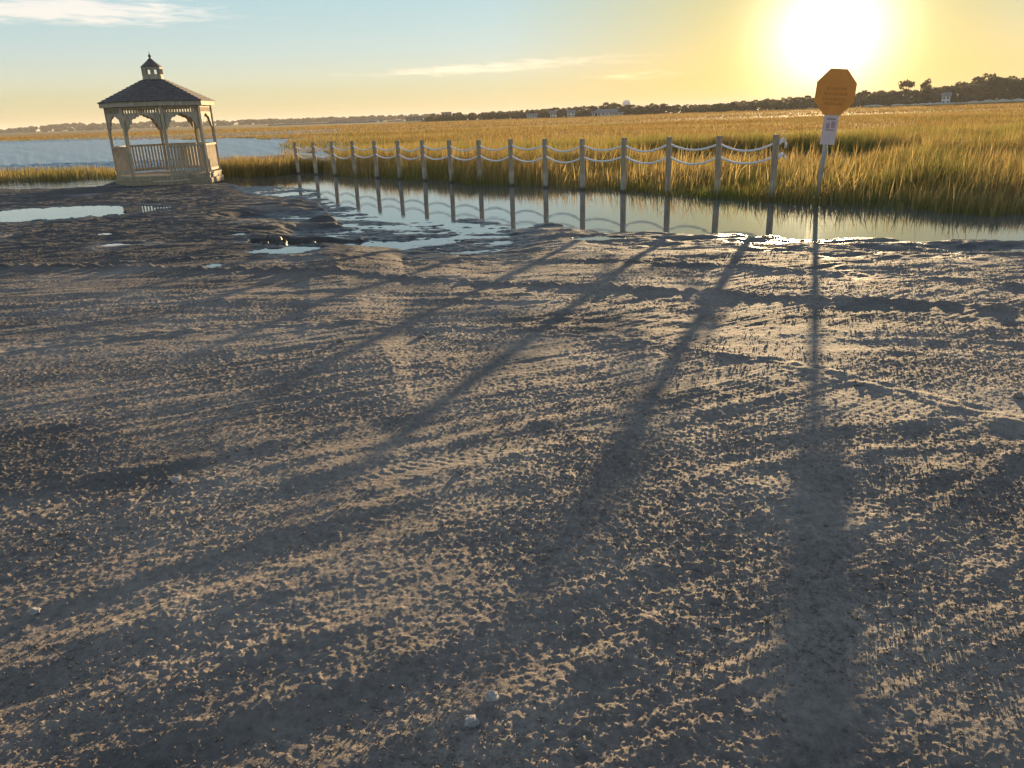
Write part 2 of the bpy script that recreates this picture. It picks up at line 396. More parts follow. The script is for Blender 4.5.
c1 = ramp(N, L, n1.outputs[0], [(0.28, (0.155, 0.130, 0.111)), (0.5, (0.235, 0.197, 0.164)), (0.74, (0.33, 0.28, 0.228))])
c2 = ramp(N, L, n2.outputs[0], [(0.3, (0.60, 0.60, 0.62)), (0.7, (1.3, 1.27, 1.22))])
cc = mixc(N, L, 1.0, c1, c2, 'MULTIPLY')
cc = mixc(N, L, a_m.outputs['Fac'], cc, (0.062, 0.056, 0.052))
cc = mixc(N, L, a_w.outputs['Fac'], cc, (0.045, 0.040, 0.036))
L.new(cc, p.inputs['Base Color'])
mr = N.new('ShaderNodeMapRange'); L.new(a_w.outputs['Fac'], mr.inputs[0]); mr.inputs[3].default_value = 0.88; mr.inputs[4].default_value = 0.35
L.new(mr.outputs[0], p.inputs['Roughness']); p.inputs['Specular IOR Level'].default_value = 0.3
b1 = N.new('ShaderNodeBump'); b1.inputs['Strength'].default_value = 0.75; b1.inputs['Distance'].default_value = 0.016; L.new(n2.outputs[0], b1.inputs['Height'])
b2 = N.new('ShaderNodeBump'); b2.inputs['Strength'].default_value = 0.6; b2.inputs['Distance'].default_value = 0.004; L.new(n3.outputs[0], b2.inputs['Height'])
L.new(b1.outputs[0], b2.inputs['Normal']); L.new(b2.outputs[0], p.inputs['Normal'])
DIRT = D_

ys = np.r_[np.linspace(-25, 0.55, 24)[:-1], 0.6 * (30 / 0.6) ** np.linspace(0, 1, 1420)]
X, Y = fan(ys, 1660, 26, 0.90, 2.0)
Z, Dd, Bb = ground_h(X, Y)
wet = np.maximum(ground_h.wet * 0.85, 1 - sstep(Z - WL + 0.03 * fbm(X * 2, Y * 2, 101, 2), 0.015, 0.10))
muck = (sstep(Y, 7.0, 11.0) * (1 - sstep(Bb, -0.25, 0.02)) * sstep(fbm(X * 0.5, Y * 0.9, 103, 3), -0.8, -0.1) * 0.95)
muck = np.maximum(muck, 0.55 * sstep(fbm(X * 0.45 + 9, Y * 0.7, 104, 3), 0.2, 0.8))
g = grid_mesh('dirt_ground', X, Y, Z, DIRT, {'wet': wet.ravel(), 'muck': muck.ravel()}, drop=(Dd < -5))
g['kind'] = 'structure'

# bed below the water, out to the horizon
BED = simple('bed_mud', (0.05, 0.045, 0.035), 0.9, 0.3, 0.05)
bd = MB().add([(-9000, -6000, WL - 0.9), (9000, -6000, WL - 0.9), (9000, 14000, WL - 0.9), (-9000, 14000, WL - 0.9)], [(0, 1, 2, 3)]).build('ground', BED); bd['kind'] = 'structure'

# water
def water_mat():
    M, nt, N, L, p = mat('tidal_water')
    geo = N.new('ShaderNodeNewGeometry'); sx = N.new('ShaderNodeSeparateXYZ'); L.new(geo.outputs['Position'], sx.inputs[0])
    p.inputs['Base Color'].default_value = (0.10, 0.11, 0.105, 1); p.inputs['Roughness'].default_value = 0.03; p.inputs['IOR'].default_value = 2.8
    mp = N.new('ShaderNodeMapping'); mp.inputs['Scale'].default_value = (0.55, 1.5, 1); mp.inputs['Rotation'].default_value = (0, 0, 0.25); L.new(geo.outputs['Position'], mp.inputs[0])
    w1 = N.new('ShaderNodeTexNoise'); w1.inputs['Scale'].default_value = 1.2; w1.inputs['Detail'].default_value = 6; w1.inputs['Roughness'].default_value = 0.6; L.new(mp.outputs[0], w1.inputs['Vector'])
    m1 = N.new('ShaderNodeMapRange'); L.new(sx.outputs['Y'], m1.inputs[0]); m1.inputs[1].default_value = 24; m1.inputs[2].default_value = 32; m1.inputs[3].default_value = 0.0; m1.inputs[4].default_value = 1.0; m1.clamp = True
    m2 = N.new('ShaderNodeMapRange'); L.new(sx.outputs['X'], m2.inputs[0]); m2.inputs[1].default_value = -7; m2.inputs[2].default_value = -11; m2.inputs[3].default_value = 0.0; m2.inputs[4].default_value = 1.0
    mm = N.new('ShaderNodeMath'); mm.operation = 'MULTIPLY'; L.new(m1.outputs[0], mm.inputs[0]); L.new(m2.outputs[0], mm.inputs[1])
    ma = N.new('ShaderNodeMath'); ma.operation = 'MULTIPLY_ADD'; L.new(mm.outputs[0], ma.inputs[0]); ma.inputs[1].default_value = 0.15; ma.inputs[2].default_value = 0.004
    b = N.new('ShaderNodeBump'); b.inputs['Distance'].default_value = 0.38; L.new(ma.outputs[0], b.inputs['Strength']); L.new(w1.outputs[0], b.inputs['Height']); L.new(b.outputs[0], p.inputs['Normal'])
    return M
WATER = water_mat()
RIVER = WATER.copy(); RIVER.name = 'rippled_river'; _p = RIVER.node_tree.nodes['Principled BSDF']; _p.inputs['Base Color'].default_value = (0.065, 0.145, 0.215, 1); _p.inputs['IOR'].default_value = 1.33; _p.inputs['Roughness'].default_value = 0.25
w = MB().add([(-3000, 3, WL), (3000, 3, WL), (3000, 3200, WL), (-3000, 3200, WL)], [(0, 1, 2, 3)]).build('water', WATER); w['kind'] = 'structure'
for (cx, cy, rx, ry, lev) in PUDW:
    if lev <= WL + 0.002: continue                 # those open straight on to the tidal water
    n = 40
    pv = [(cx + rx * 1.28 * math.cos(2 * math.pi * k / n), cy + ry * 1.28 * math.sin(2 * math.pi * k / n), lev) for k in range(n)]
    o = MB().add(pv, [tuple(range(n))]).build('puddle', WATER); o['kind'] = 'structure'

# wind ripples on the river behind the pavilion
yr = 25.5 * (175 / 25.5) ** np.linspace(0, 1, 620); ur = np.linspace(-1.25, -0.20, 620)
Xr = ur[None, :] * yr[:, None]; Yr = yr[:, None] + 0 * ur[None, :]
kk = np.clip(yr / 90, 0.5, 1.4)[:, None]
wv = 0.055 * noise(Xr * 0.55 / kk + Yr * 0.1, Yr * 1.1 / kk, 171) + 0.038 * noise(Xr * 1.3 / kk, Yr * 2.3 / kk + Xr * 0.2, 172) + 0.016 * noise(Xr * 3.1 / kk, Yr * 5.0 / kk, 173)
mr_ = sstep(-Xr, 9.5, 11.5) * sstep(Yr, 31, 33)
gr_ = grid_mesh('river_water', Xr, Yr, WL - 0.06 + mr_ * (0.14 + wv * np.clip(Yr / 40, 1, 2) **0.5 * (0.7 + 0.3 * sstep(fbm(Xr * 0.03, Yr * 0.08, 174, 2), -0.5, 0.5))), RIVER)
gr_['kind'] = 'structure'

# marsh land
mb_px = [(325, 174), (345, 176), (397, 179.5), (430, 181.5), (477, 184.5), (553, 188.5), (622, 192.5), (715, 199.5), (820, 206), (900, 210.5), (980, 217), (1024, 215), (1200, 222)]
far_px = [(297, 139.5), (262, 139.8), (250, 138.6), (190, 140), (110, 140.3), (50, 141), (0, 142), (-200, 150)]
inl_px = [(318, 172), (335, 168), (350, 164), (352, 159), (340, 154.5), (318, 153), (292, 155), (284, 151), (286, 143)]
P2 = lambda pts: [tuple(px2w(a, b, WL).xy) for a, b in pts]
front = P2(mb_px); farb = P2(far_px); inl = P2(inl_px)
MARSH = front + [(3000, 40), (3000, 2800), (-3000, 2800), (-3000, 60)] + farb[::-1] + inl[::-1]
CREEK = P2([(540, 160), (600, 155.5), (690, 153.5), (780, 152.5), (860, 154), (930, 158), (930, 164), (860, 168), (780, 168.5), (690, 167.5), (610, 165)])
def on_marsh(x, y, jit=1.0):
    k = np.clip(y / 25, 0.4, 1.6) * jit
    xx = x + k * 0.5 * fbm(x / k * 0.9, y / k * 0.9, 111, 3); yy = y + k * 0.5 * fbm(x / k * 0.9, y / k * 0.9, 115, 3)
    return in_poly(xx, yy, MARSH) & ~in_poly(xx, yy, CREEK)
M_, nt, N, L, p = mat('marsh_turf')
geo = N.new('ShaderNodeNewGeometry')
mp = N.new('ShaderNodeMapping'); mp.inputs['Scale'].default_value = (0.010, 0.045, 1); L.new(geo.outputs['Position'], mp.inputs[0])
n1 = N.new('ShaderNodeTexNoise'); n1.inputs['Scale'].default_value = 1.0; n1.inputs['Detail'].default_value = 8; n1.inputs['Roughness'].default_value = 0.62; L.new(mp.outputs[0], n1.inputs['Vector'])
cr = ramp(N, L, n1.outputs[0], [(0.25, (0.10, 0.095, 0.030)), (0.42, (0.22, 0.15, 0.045)), (0.55, (0.31, 0.19, 0.055)), (0.75, (0.20, 0.10, 0.03))])
L.new(cr, p.inputs['Base Color']); p.inputs['Roughness'].default_value = 0.9; p.inputs['Specular IOR Level'].default_value = 0.1
tr = N.new('ShaderNodeBsdfTranslucent'); L.new(cr, tr.inputs[0])
TURF = M_
ym = 9 * (3000 / 9) ** np.linspace(0, 1, 430)
um = np.linspace(-1.5, 1.9, 620)
Xm = um[None, :] * ym[:, None]; Ym = ym[:, None] + 0 * um[None, :]
mk = on_marsh(Xm, Ym)
fb_b = np.array([a / b for a, b in front]); fb_y = np.array([b for a, b in front])
def behind_bank(x, y): return y - np.interp(x / y, fb_b, fb_y)
Zm = np.where(mk, WL - 0.06 + 0.12 * sstep(behind_bank(Xm, Ym), 0.3, 3.0) + 0.02 * noise(Xm * 0.5, Ym * 0.5, 120), WL - 0.35)
rise = 0.0 * Ym
Zm = Zm + np.where(mk, rise, 0)
near_dead = np.roll(mk, 1, 0) | np.roll(mk, -1, 0) | np.roll(mk, 1, 1) | np.roll(mk, -1, 1) | mk
g = grid_mesh('marsh_ground', Xm, Ym, Zm, TURF, drop=~near_dead); g['kind'] = 'structure'

# ------------------------------------------------------------------ marsh grass
def grass_mat():
    M, nt, N, L, p = mat('cordgrass')
    a = N.new('ShaderNodeAttribute'); a.attribute_name = 'tint'
    df = N.new('ShaderNodeBsdfDiffuse'); tr = N.new('ShaderNodeBsdfTranslucent'); mx = N.new('ShaderNodeMixShader'); mx.inputs[0].default_value = 0.5
    L.new(a.outputs['Color'], df.inputs[0]); L.new(a.outputs['Color'], tr.inputs[0]); L.new(df.outputs[0], mx.inputs[1]); L.new(tr.outputs[0], mx.inputs[2])
    L.new(mx.outputs[0], N['Material Output'].inputs['Surface'])
    return M
GRASS = grass_mat()
def blades(name, x, y, z, hgt, wid, green, lean=0.25, five=True, label=None, rust=0.28, shade=1.0):
    n = len(x); th = RNG.uniform(0, math.pi, n); la = RNG.normal(0.5, 1.3, n); lm = np.abs(RNG.normal(0, lean, n)) * hgt
    dx = np.cos(th) * wid / 2; dy = np.sin(th) * wid / 2; lx = np.cos(la) * lm; ly = np.sin(la) * lm
    straw = np.array([0.42, 0.295, 0.12]); grn = np.array([0.15, 0.17, 0.04]); rus = np.array([0.30, 0.14, 0.045])
    k = np.clip(green + RNG.normal(0, 0.18, n), 0, 1)[:, None]; q = RNG.uniform(0, 1, n)[:, None]
    rm = 0.6 * (q < (rust[:, None] if hasattr(rust, '__len__') else rust)); tipc = (straw * (1 - k) + grn * 1.25 * k) * (1 - rm) + rus * rm
    tipc = tipc * (0.55 + 1.0 * RNG.uniform(0, 1, n)[:, None] ** 1.6) * shade
    basc = tipc * 0.45 + grn * 0.65
    if five:
        V = np.stack([np.c_[x - dx, y - dy, z], np.c_[x + dx, y + dy, z], np.c_[x + dx * .75 + lx * .35, y + dy * .75 + ly * .35, z + hgt * .55],
                      np.c_[x - dx * .75 + lx * .35, y - dy * .75 + ly * .35, z + hgt * .55], np.c_[x + lx, y + ly, z + hgt * (1 - 0.3 * (lm / hgt) ** 2)]], 1)
        C = np.stack([basc, basc, tipc * .75 + basc * .25, tipc * .75 + basc * .25, tipc], 1)
        o = np.arange(n)[:, None] * 5
        loops = (o + np.array([0, 1, 2, 3, 3, 2, 4])[None, :]).ravel(); sizes = np.tile([4, 3], n); V = V.reshape(-1, 3); C = C.reshape(-1, 3)
    else:
        V = np.stack([np.c_[x - dx, y - dy, z], np.c_[x + dx, y + dy, z], np.c_[x + lx, y + ly, z + hgt]], 1).reshape(-1, 3)
        C = np.stack([basc * .5 + tipc * .5, basc * .5 + tipc * .5, tipc], 1).reshape(-1, 3)
        loops = np.arange(3 * n); sizes = np.full(n, 3)
    o = np_mesh(name, V, loops, sizes, GRASS, {'tint': C})
    o['kind'] = 'stuff'
    if label: o['label'] = label
    return o
def scatter(n, y0, y1, k0, k1, power=1.0):       # area-uniform (power 1) over a wedge of bearings
    y = (RNG.uniform(0, 1, n) * (y1 ** (power + 1) - y0 ** (power + 1)) + y0 ** (power + 1)) ** (1 / (power + 1))
    return y * RNG.uniform(k0, k1, n), y
# tall fringe by the pond and the creek
x, y = scatter(400000, 11, 42, -0.42, 0.95, 0.5)
dens = 0.5 + 0.9 * fbm(x * 0.5, y * 0.8, 131, 3)
k = on_marsh(x, y) & (RNG.uniform(0, 1, len(x)) < dens + 0.35)
x, y = x[k], y[k]
hz = (0.66 + 0.16 * fbm(x * 0.35, y * 0.5, 133, 3)) * (0.52 + 0.48 * sstep(behind_bank(x, y), 0.0, 3.5)) * RNG.uniform(0.55, 1.2, len(x)) * (1 + 0.25 * sstep(y, 19, 25)) * (1 - 0.35 * sstep(y, 34, 42)) * (1 - 0.42 * sstep(x / y, 0.02, 0.10) * (1 - sstep(x / y, 0.42, 0.55)) * sstep(y, 15.5, 18) * (1 - sstep(y, 25, 28)))
gr = np.clip(0.54 + 0.85 * fbm(x * 0.28, y * 0.45, 135, 3) - 0.25 * sstep(y, 18, 26) + 0.45 * np.exp(-((y - 36) / 4.0) ** 2), 0, 1)
blades('tall_marsh_grass', x, y, np.full(len(x), WL - 0.03), hz, RNG.uniform(0.008, 0.016, len(x)), gr, 0.22, True, 'tall green and straw coloured marsh grass lining the far side of the still pond')
x, y = scatter(16000, 12, 30, -0.40, 0.95, 0.6); k = on_marsh(x, y) & (RNG.uniform(0, 1, len(x)) < 0.5 + 1.1 * fbm(x * 0.4, y * 0.6, 136, 2)); x, y = x[k], y[k]
blades('tall_marsh_stalks', x, y, np.full(len(x), WL - 0.03), RNG.uniform(0.55, 1.0, len(x)) * (0.7 + 0.3 * sstep(behind_bank(x, y), 0.0, 3.0)), RNG.uniform(0.014, 0.026, len(x)), np.full(len(x), 0.02), 0.32, True, 'pale dry stalks standing through the tall marsh grass', 0.1)
# short meadow beyond
x, y = scatter(330000, 38, 110, -0.75, 0.95, 0.35)
k = on_marsh(x, y) & (RNG.uniform(0, 1, len(x)) < 0.75 + 0.6 * fbm(x * 0.12, y * 0.25, 137, 3)); x, y = x[k], y[k]
hz = (0.32 + 0.16 * fbm(x * 0.06, y * 0.2, 138, 2)) * RNG.uniform(0.6, 1.25, len(x))
gr = np.clip(0.16 + 0.95 * fbm(x * 0.03, y * 0.16, 139, 3) + 0.35 * np.exp(-((y - 33) / 5.0) ** 2), 0, 1)
blades('short_marsh_grass', x, y, np.full(len(x), WL + 0.03), hz, 0.022 * (y / 40) ** 0.8 * RNG.uniform(0.7, 1.3, len(x)), gr, 0.3, False, 'short golden marsh grass of the open flats', 0.6 + 1.0 * fbm(x * 0.03, y * 0.14, 145, 3), 0.88)
x, y = scatter(230000, 105, 288, -0.8, 0.95, 0.2)
k = on_marsh(x, y) & (RNG.uniform(0, 1, len(x)) < 0.8 + 0.6 * fbm(x * 0.04, y * 0.1, 141, 3)); x, y = x[k], y[k]
hz = (0.32 + 0.20 * fbm(x * 0.01, y * 0.06, 142, 2)) * RNG.uniform(0.6, 1.3, len(x)); zz = WL + 0 * y
gr = np.clip(0.12 + 0.9 * fbm(x * 0.008, y * 0.06, 143, 3), 0, 1)
blades('distant_marsh_grass', x, y, zz, hz, 0.10 * (y / 150) * RNG.uniform(0.7, 1.4, len(x)), gr, 0.3, False, 'golden marsh grass reaching to the far tree line', 0.70 + 1.2 * fbm(x * 0.006, y * 0.05, 144, 3), 0.78)
# small reed beds standing in the shallow water either side of the pavilion
def reedbed(name, poly_px, n, h0, green, label):
    P = P2(poly_px); xs = [a for a, b in P]; yy = [b for a, b in P]
    x = RNG.uniform(min(xs), max(xs), n); y = RNG.uniform(min(yy), max(yy), n)
    k = in_poly(x + 0.25 * noise(x * 1.2, y * 1.2, 151), y + 0.4 * noise(x * 1.2, y * 1.2, 152), P) & (RNG.uniform(0, 1, n) < 0.75 + 0.8 * fbm(x * 0.6, y * 0.6, 153, 2)); x, y = x[k], y[k]
    hz = (h0 + 0.25 * h0 * fbm(x * 0.6, y * 0.6, 154, 2)) * RNG.uniform(0.5, 1.25, len(x))
    return blades(name, x, y, np.full(len(x), WL - 0.03), hz, RNG.uniform(0.012, 0.022, len(x)), np.clip(green + 0.5 * noise(x * 0.4, y * 0.4, 155), 0, 1), 0.2, True, label)
reedbed('reed_bed', [(-60, 184), (30, 182.5), (90, 180), (128, 178), (128, 174.5), (60, 175), (-60, 178)], 16000, 0.42, 0.5, 'low olive reeds in the shallows left of the pavilion')
reedbed('reed_bed', [(212, 177.5), (262, 177), (284, 174.8), (298, 172.6), (328, 171.2), (328, 168.6), (290, 168.3), (240, 170), (212, 171.5)], 26000, 0.58, 0.3, 'golden reeds in the shallows right of the pavilion')

# ------------------------------------------------------------------ pavilion (octagonal gazebo)
WOODG = simple('weathered_timber', (0.45, 0.365, 0.255), 0.8, 0.32, 5, (3, 3, 0.6), 0.3)
_nt = WOODG.node_tree; _tc = _nt.nodes.new('ShaderNodeTexCoord'); _sx = _nt.nodes.new('ShaderNodeSeparateXYZ'); _nt.links.new(_tc.outputs['Object'], _sx.inputs[0])
_nz = _nt.nodes.new('ShaderNodeTexNoise'); _nz.inputs['Scale'].default_value = 4; _nz.inputs['Detail'].default_value = 5; _nt.links.new(_tc.outputs['Object'], _nz.inputs[0])
_ma = _nt.nodes.new('ShaderNodeMath'); _ma.operation = 'MULTIPLY_ADD'; _nt.links.new(_nz.outputs[0], _ma.inputs[0]); _ma.inputs[1].default_value = -0.45; _nt.links.new(_sx.outputs['Z'], _ma.inputs[2])
_src = _nt.nodes['Principled BSDF'].inputs['Base Color'].links[0].from_socket
_st = ramp(_nt.nodes, _nt.links, _ma.outputs[0], [(0.0, (0.74, 0.71, 0.67)), (0.10, (1, 1, 1))])      # splashed mud near the ground
_nt.links.new(mixc(_nt.nodes, _nt.links, 1.0, _src, _st, 'MULTIPLY'), _nt.nodes['Principled BSDF'].inputs['Base Color'])
SHING = None
M_, nt, N, L, p = mat('dark_shingle')
t = N.new('ShaderNodeTexCoord'); br = N.new('ShaderNodeTexNoise'); br.inputs['Scale'].default_value = 9; br.inputs['Detail'].default_value = 5
L.new(t.outputs['Object'], br.inputs['Vector'])
L.new(ramp(N, L, br.outputs[0], [(0.3, (0.07, 0.058, 0.052)), (0.7, (0.16, 0.13, 0.115))]), p.inputs['Base Color']); p.inputs['Roughness'].default_value = 0.9
SHING = M_
gp = px2w(172.0, 183.2, -0.14)
to_cam = math.atan2(-gp.x, -gp.y)            # bearing from the pavilion to the camera (x = sin, y = cos)
gz = empty('gazebo', (gp.x, gp.y, -0.16))
tag(gz, 'weathered wooden octagonal gazebo with dark shingle roof and small cupola on the muddy bank', 'gazebo')
def oct_(R, off=0.0, z=0.0):
    return [Vector((R * math.sin(to_cam - math.radians(2) - math.radians(45) * k + off), R * math.cos(to_cam - math.radians(2) - math.radians(45) * k + off), z)) for k in range(8)]
RP, RB, RE, ZF, ZE = 1.545, 1.645, 1.70, 0.36, 2.46
# k = 0 is the corner nearest the camera; k grows to the right
def ring(mb, Ro, Ri, z0, z1):
    a, b, c, d = oct_(Ro, z=z0), oct_(Ri, z=z0), oct_(Ro, z=z1), oct_(Ri, z=z1); V = a + b + c + d; F = []
    for i in range(8):
        j = (i + 1) % 8; F += [(i, j, 16 + j, 16 + i), (8 + j, 8 + i, 24 + i, 24 + j), (16 + i, 16 + j, 24 + j, 24 + i), (j, i, 8 + i, 8 + j)]
    return mb.add(V, F)
ring(MB(), RB, RB - 0.05, 0.03, 0.19).build('skirt_board', WOODG, gz)
ring(MB(), RB - 0.05, RB - 0.10, 0.195, ZF - 0.045).build('rim_joist', WOODG, gz)
fl = MB()
fo = oct_(RB - 0.03, z=ZF); fu = oct_(RB - 0.03, z=ZF - 0.04); fl.add(fo + fu, [tuple(range(7, -1, -1)), tuple(range(8, 16))] + [(i, (i + 1) % 8, 8 + (i + 1) % 8, 8 + i) for i in range(8)])
fl.build('floor', WOODG, gz)
for k in (1, 3, 5, 7): MB().box(oct_(RB - 0.25, z=0.02)[k], (0.2, 0.2, 0.14)).build('footing', simple('footing_block', (0.16, 0.15, 0.14), 0.9), gz)
pc = oct_(RP)
for k in range(8):
    rad = pc[k].normalized(); Mx = Matrix((Vector((rad.y, -rad.x, 0)), rad, Vector((0, 0, 1)))).transposed()
    MB().box(pc[k] + Vector((0, 0, (ZF + 2.39) / 2)), (0.092, 0.092, 2.39 - ZF), Mx).build('post', WOODG, gz, bevel=0.008)
ring(MB(), RP + 0.06, RP - 0.07, 2.392, 2.46).build('top_plate', WOODG, gz)
for k in range(8):
    a, b = pc[k], pc[(k + 1) % 8]; t = (b - a).normalized(); Ln = (b - a).length; nrm = Vector((t.y, -t.x, 0)); up = Vector((0, 0, 1))
    a2 = a + t * 0.065; b2 = b - t * 0.065; l2 = (b2 - a2).length
    fz = MB()
    fz.beam(a2 + up * 2.365, b2 + up * 2.365, 0.04, 0.05); fz.beam(a2 + up * 2.19, b2 + up * 2.19, 0.04, 0.045)
    ns = 12
    for i in range(ns): q = a2 + t * (l2 * (i + 0.5) / ns); fz.beam(q + up * 2.213, q + up * 2.34, 0.034, 0.034, t)
    fz.build('spindle_frieze', WOODG, gz)
    for sgn, e in ((1, a2), (-1, b2)):
        prof = [(0, 2.167), (0.46, 2.167), (0.44, 2.125), (0.37, 2.12), (0.33, 2.075), (0.235, 2.06), (0.185, 2.00), (0.175, 1.92), (0.105, 1.89), (0.085, 1.80), (0.05, 1.76), (0.0, 1.68)]
        poly = [(sgn * u, v) for u, v in prof]
        if sgn < 0: poly = poly[::-1]
        MB().prism(poly, (t, up), 0.042, e).build('bracket', WOODG, gz)
    if k != 7:                                # the bay left of the nearest corner is the way in
        MB().beam(a2 + up * 1.22, b2 + up * 1.22, 0.09, 0.06).build('handrail', WOODG, gz)
        MB().beam(a2 + up * 0.45, b2 + up * 0.45, 0.045, 0.08).build('bottom_rail', WOODG, gz)
        bl = MB(); nb = 10
        for i in range(nb): q = a2 + t * (l2 * (i + 0.5) / nb); bl.beam(q + up * 0.491, q + up * 1.189, 0.030, 0.046, t)
        bl.build('balusters', WOODG, gz)
# roof
ring(MB(), RE, RE - 0.04, ZE - 0.06, ZE + 0.075).build('fascia', WOODG, gz)
sf = MB(); o1 = oct_(RE - 0.042, z=ZE - 0.01); o2 = oct_(RP + 0.06, z=ZE + 0.004); sf.add(o1 + o2, [(i, (i + 1) % 8, 8 + (i + 1) % 8, 8 + i) for i in range(8)]); sf.build('soffit', WOODG, gz)
ZR = 3.22
rf = MB(); nrow = 11; R0, R1 = RE + 0.035, 0.33
for i in range(nrow):                          # overlapping shingle courses
    f0, f1 = i / nrow, (i + 1) / nrow
    ra, rb = R0 + (R1 - R0) * f0, R0 + (R1 - R0) * f1; za, zb = ZE + 0.085 + (ZR - ZE - 0.085) * f0, ZE + 0.085 + (ZR - ZE - 0.085) * f1
    A, B, C_ = oct_(ra, z=za - 0.012), oct_(ra, z=za + 0.016), oct_(rb - 0.01, z=zb)
    rf.add(A + B + C_, [(k, (k + 1) % 8, 8 + (k + 1) % 8, 8 + k) for k in range(8)] + [(8 + k, 8 + (k + 1) % 8, 16 + (k + 1) % 8, 16 + k) for k in range(8)])
rf.add(oct_(R1, z=ZR - 0.02), [tuple(range(7, -1, -1))])
uo, ui = oct_(RE - 0.05, z=ZE + 0.05), oct_(0.3, z=ZR - 0.08)
rf.add(uo + ui, [(i, (i + 1) % 8, 8 + (i + 1) % 8, 8 + i) for i in range(8)] + [tuple(range(15, 7, -1))])
roof = rf.build('roof', SHING, gz)
cb = MB(); cp = oct_(0.30)
ring(cb, 0.31, 0.25, ZR - 0.06, ZR + 0.14); ring(cb, 0.31, 0.25, ZR + 0.30, ZR + 0.36)
cup = cb.build('cupola', WOODG, gz)
for k in range(8):
    q = oct_(0.275)[k]; c_ = MB().box(q + Vector((0, 0, ZR + 0.22)), (0.10, 0.07, 0.16), Matrix.Rotation(-to_cam - math.radians(45 * k), 3, 'Z')).build('cupola_post', WOODG, cup)
cr_ = MB(); A, B = oct_(0.32, z=ZR + 0.35), oct_(0.32, z=ZR + 0.37); C_ = oct_(0.15, z=ZR + 0.51); E_ = oct_(0.03, z=ZR + 0.62)
cr_.add(A + B + C_ + E_, [tuple(range(7, -1, -1))] + [(8 * r + k, 8 * r + (k + 1) % 8, 8 * r + 8 + (k + 1) % 8, 8 * r + 8 + k) for r in range(3) for k in range(8)] + [tuple(range(24, 32))])
cr_.build('cupola_roof', SHING, cup)
MB().tube([(0, 0, ZR + 0.61 + h) for h in (0, 0.03, 0.06, 0.09, 0.12, 0.20)], [0.03, 0.022, 0.045, 0.04, 0.015, 0.005], 10).build('finial', SHING, cup)

# ------------------------------------------------------------------ rope fence
POSTW = simple('weathered_post', (0.46, 0.38, 0.29), 0.85, 0.25, 7, (3, 3, 0.5), 0.4)
_nt = POSTW.node_tree; _tc = _nt.nodes.new('ShaderNodeTexCoord'); _sx = _nt.nodes.new('ShaderNodeSeparateXYZ'); _nt.links.new(_tc.outputs['Object'], _sx.inputs[0])
_src = _nt.nodes['Principled BSDF'].inputs['Base Color'].links[0].from_socket
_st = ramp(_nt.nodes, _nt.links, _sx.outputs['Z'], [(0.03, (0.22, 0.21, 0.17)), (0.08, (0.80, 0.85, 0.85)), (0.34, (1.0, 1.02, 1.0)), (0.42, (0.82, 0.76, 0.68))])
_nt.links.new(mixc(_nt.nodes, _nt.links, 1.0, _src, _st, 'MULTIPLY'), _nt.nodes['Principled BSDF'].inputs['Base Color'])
ROPE = simple('white_rope', (0.84, 0.82, 0.80), 0.8, 0.10, 40, (1, 1, 1), 0.4)
fa, fb_ = px2w(298.5, 173.6, WL), px2w(771.5, 200.2, WL)
fence = empty('rope_fence', (fa.x, fa.y, WL))
tag(fence, 'line of grey wooden posts joined by two sagging white ropes, standing in the pond', 'fence')
F0 = Vector((fa.x, fa.y, WL)); nP = 16; up_a = []; lo_a = []
top_px = [141.9, 141.9, 141.2, 141, 140.6, 140.5, 140, 140.2, 140, 139.2, 138.7, 138.9, 137.8, 137, 135.9, 134.5]
x_px = [297, 314, 332.5, 352.5, 374, 397, 422, 448.5, 477, 508, 542.5, 579.5, 621.5, 666, 718, 777]
for i in range(nP):
    f = i / (nP - 1); b = fa.lerp(fb_, f); D = b.y
    topp = at(x_px[i], top_px[i], D); hh = topp.z
    lx = (topp.x - b.x) if i == nP - 1 else random.uniform(-0.015, 0.015); ly = random.uniform(-0.02, 0.02)
    base = Vector((b.x - lx * 0.3, b.y, WL - 0.45)) - F0; top = Vector((b.x + lx, b.y + ly, hh)) - F0
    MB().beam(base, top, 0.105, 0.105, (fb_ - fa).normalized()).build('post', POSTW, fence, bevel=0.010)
    tdir = (top - base).normalized()
    up_a.append(top - tdir * (0.15 + random.uniform(-0.012, 0.012))); lo_a.append(top - tdir * (0.42 + random.uniform(-0.015, 0.015)))
for an, sg in ((up_a, 0.135), (lo_a, 0.145)):
    pts = []
    for i in range(nP - 1):
        sag = sg * random.uniform(0.8, 1.25); skew = random.uniform(-0.12, 0.12)
        for j in range(12):
            t = j / 12; q = an[i].lerp(an[i + 1], t); q = q - Vector((0, 0, sag * 4 * t * (1 - t) * (1 + skew * (t - 0.5)))); pts.append(q)
    pts.append(an[-1]); pts.append(an[-1] + Vector((0.09, -0.03, 0.0)))
    rp = MB().tube(pts, 0.022, 7).build('rope', ROPE, fence, smooth=True)
    k0 = an[-1] + Vector((0.10, -0.045, 0.01)); kn = MB()
    kn.tube([k0 + Vector((0.045 * math.cos(a), 0.03 * math.sin(a) - 0.02, 0.05 * math.sin(a * 1.5))) for a in np.linspace(0, 6.3, 14)], 0.024, 7)
    kn.tube([k0, k0 + Vector((0.05, -0.02, 0.0)), k0 + Vector((0.085, -0.02, -0.05)), k0 + Vector((0.08, -0.02, -0.13 if an is up_a else -0.06))], [0.024, 0.024, 0.026, 0.03], 7)
    kn.build('knot', ROPE, rp, smooth=True)

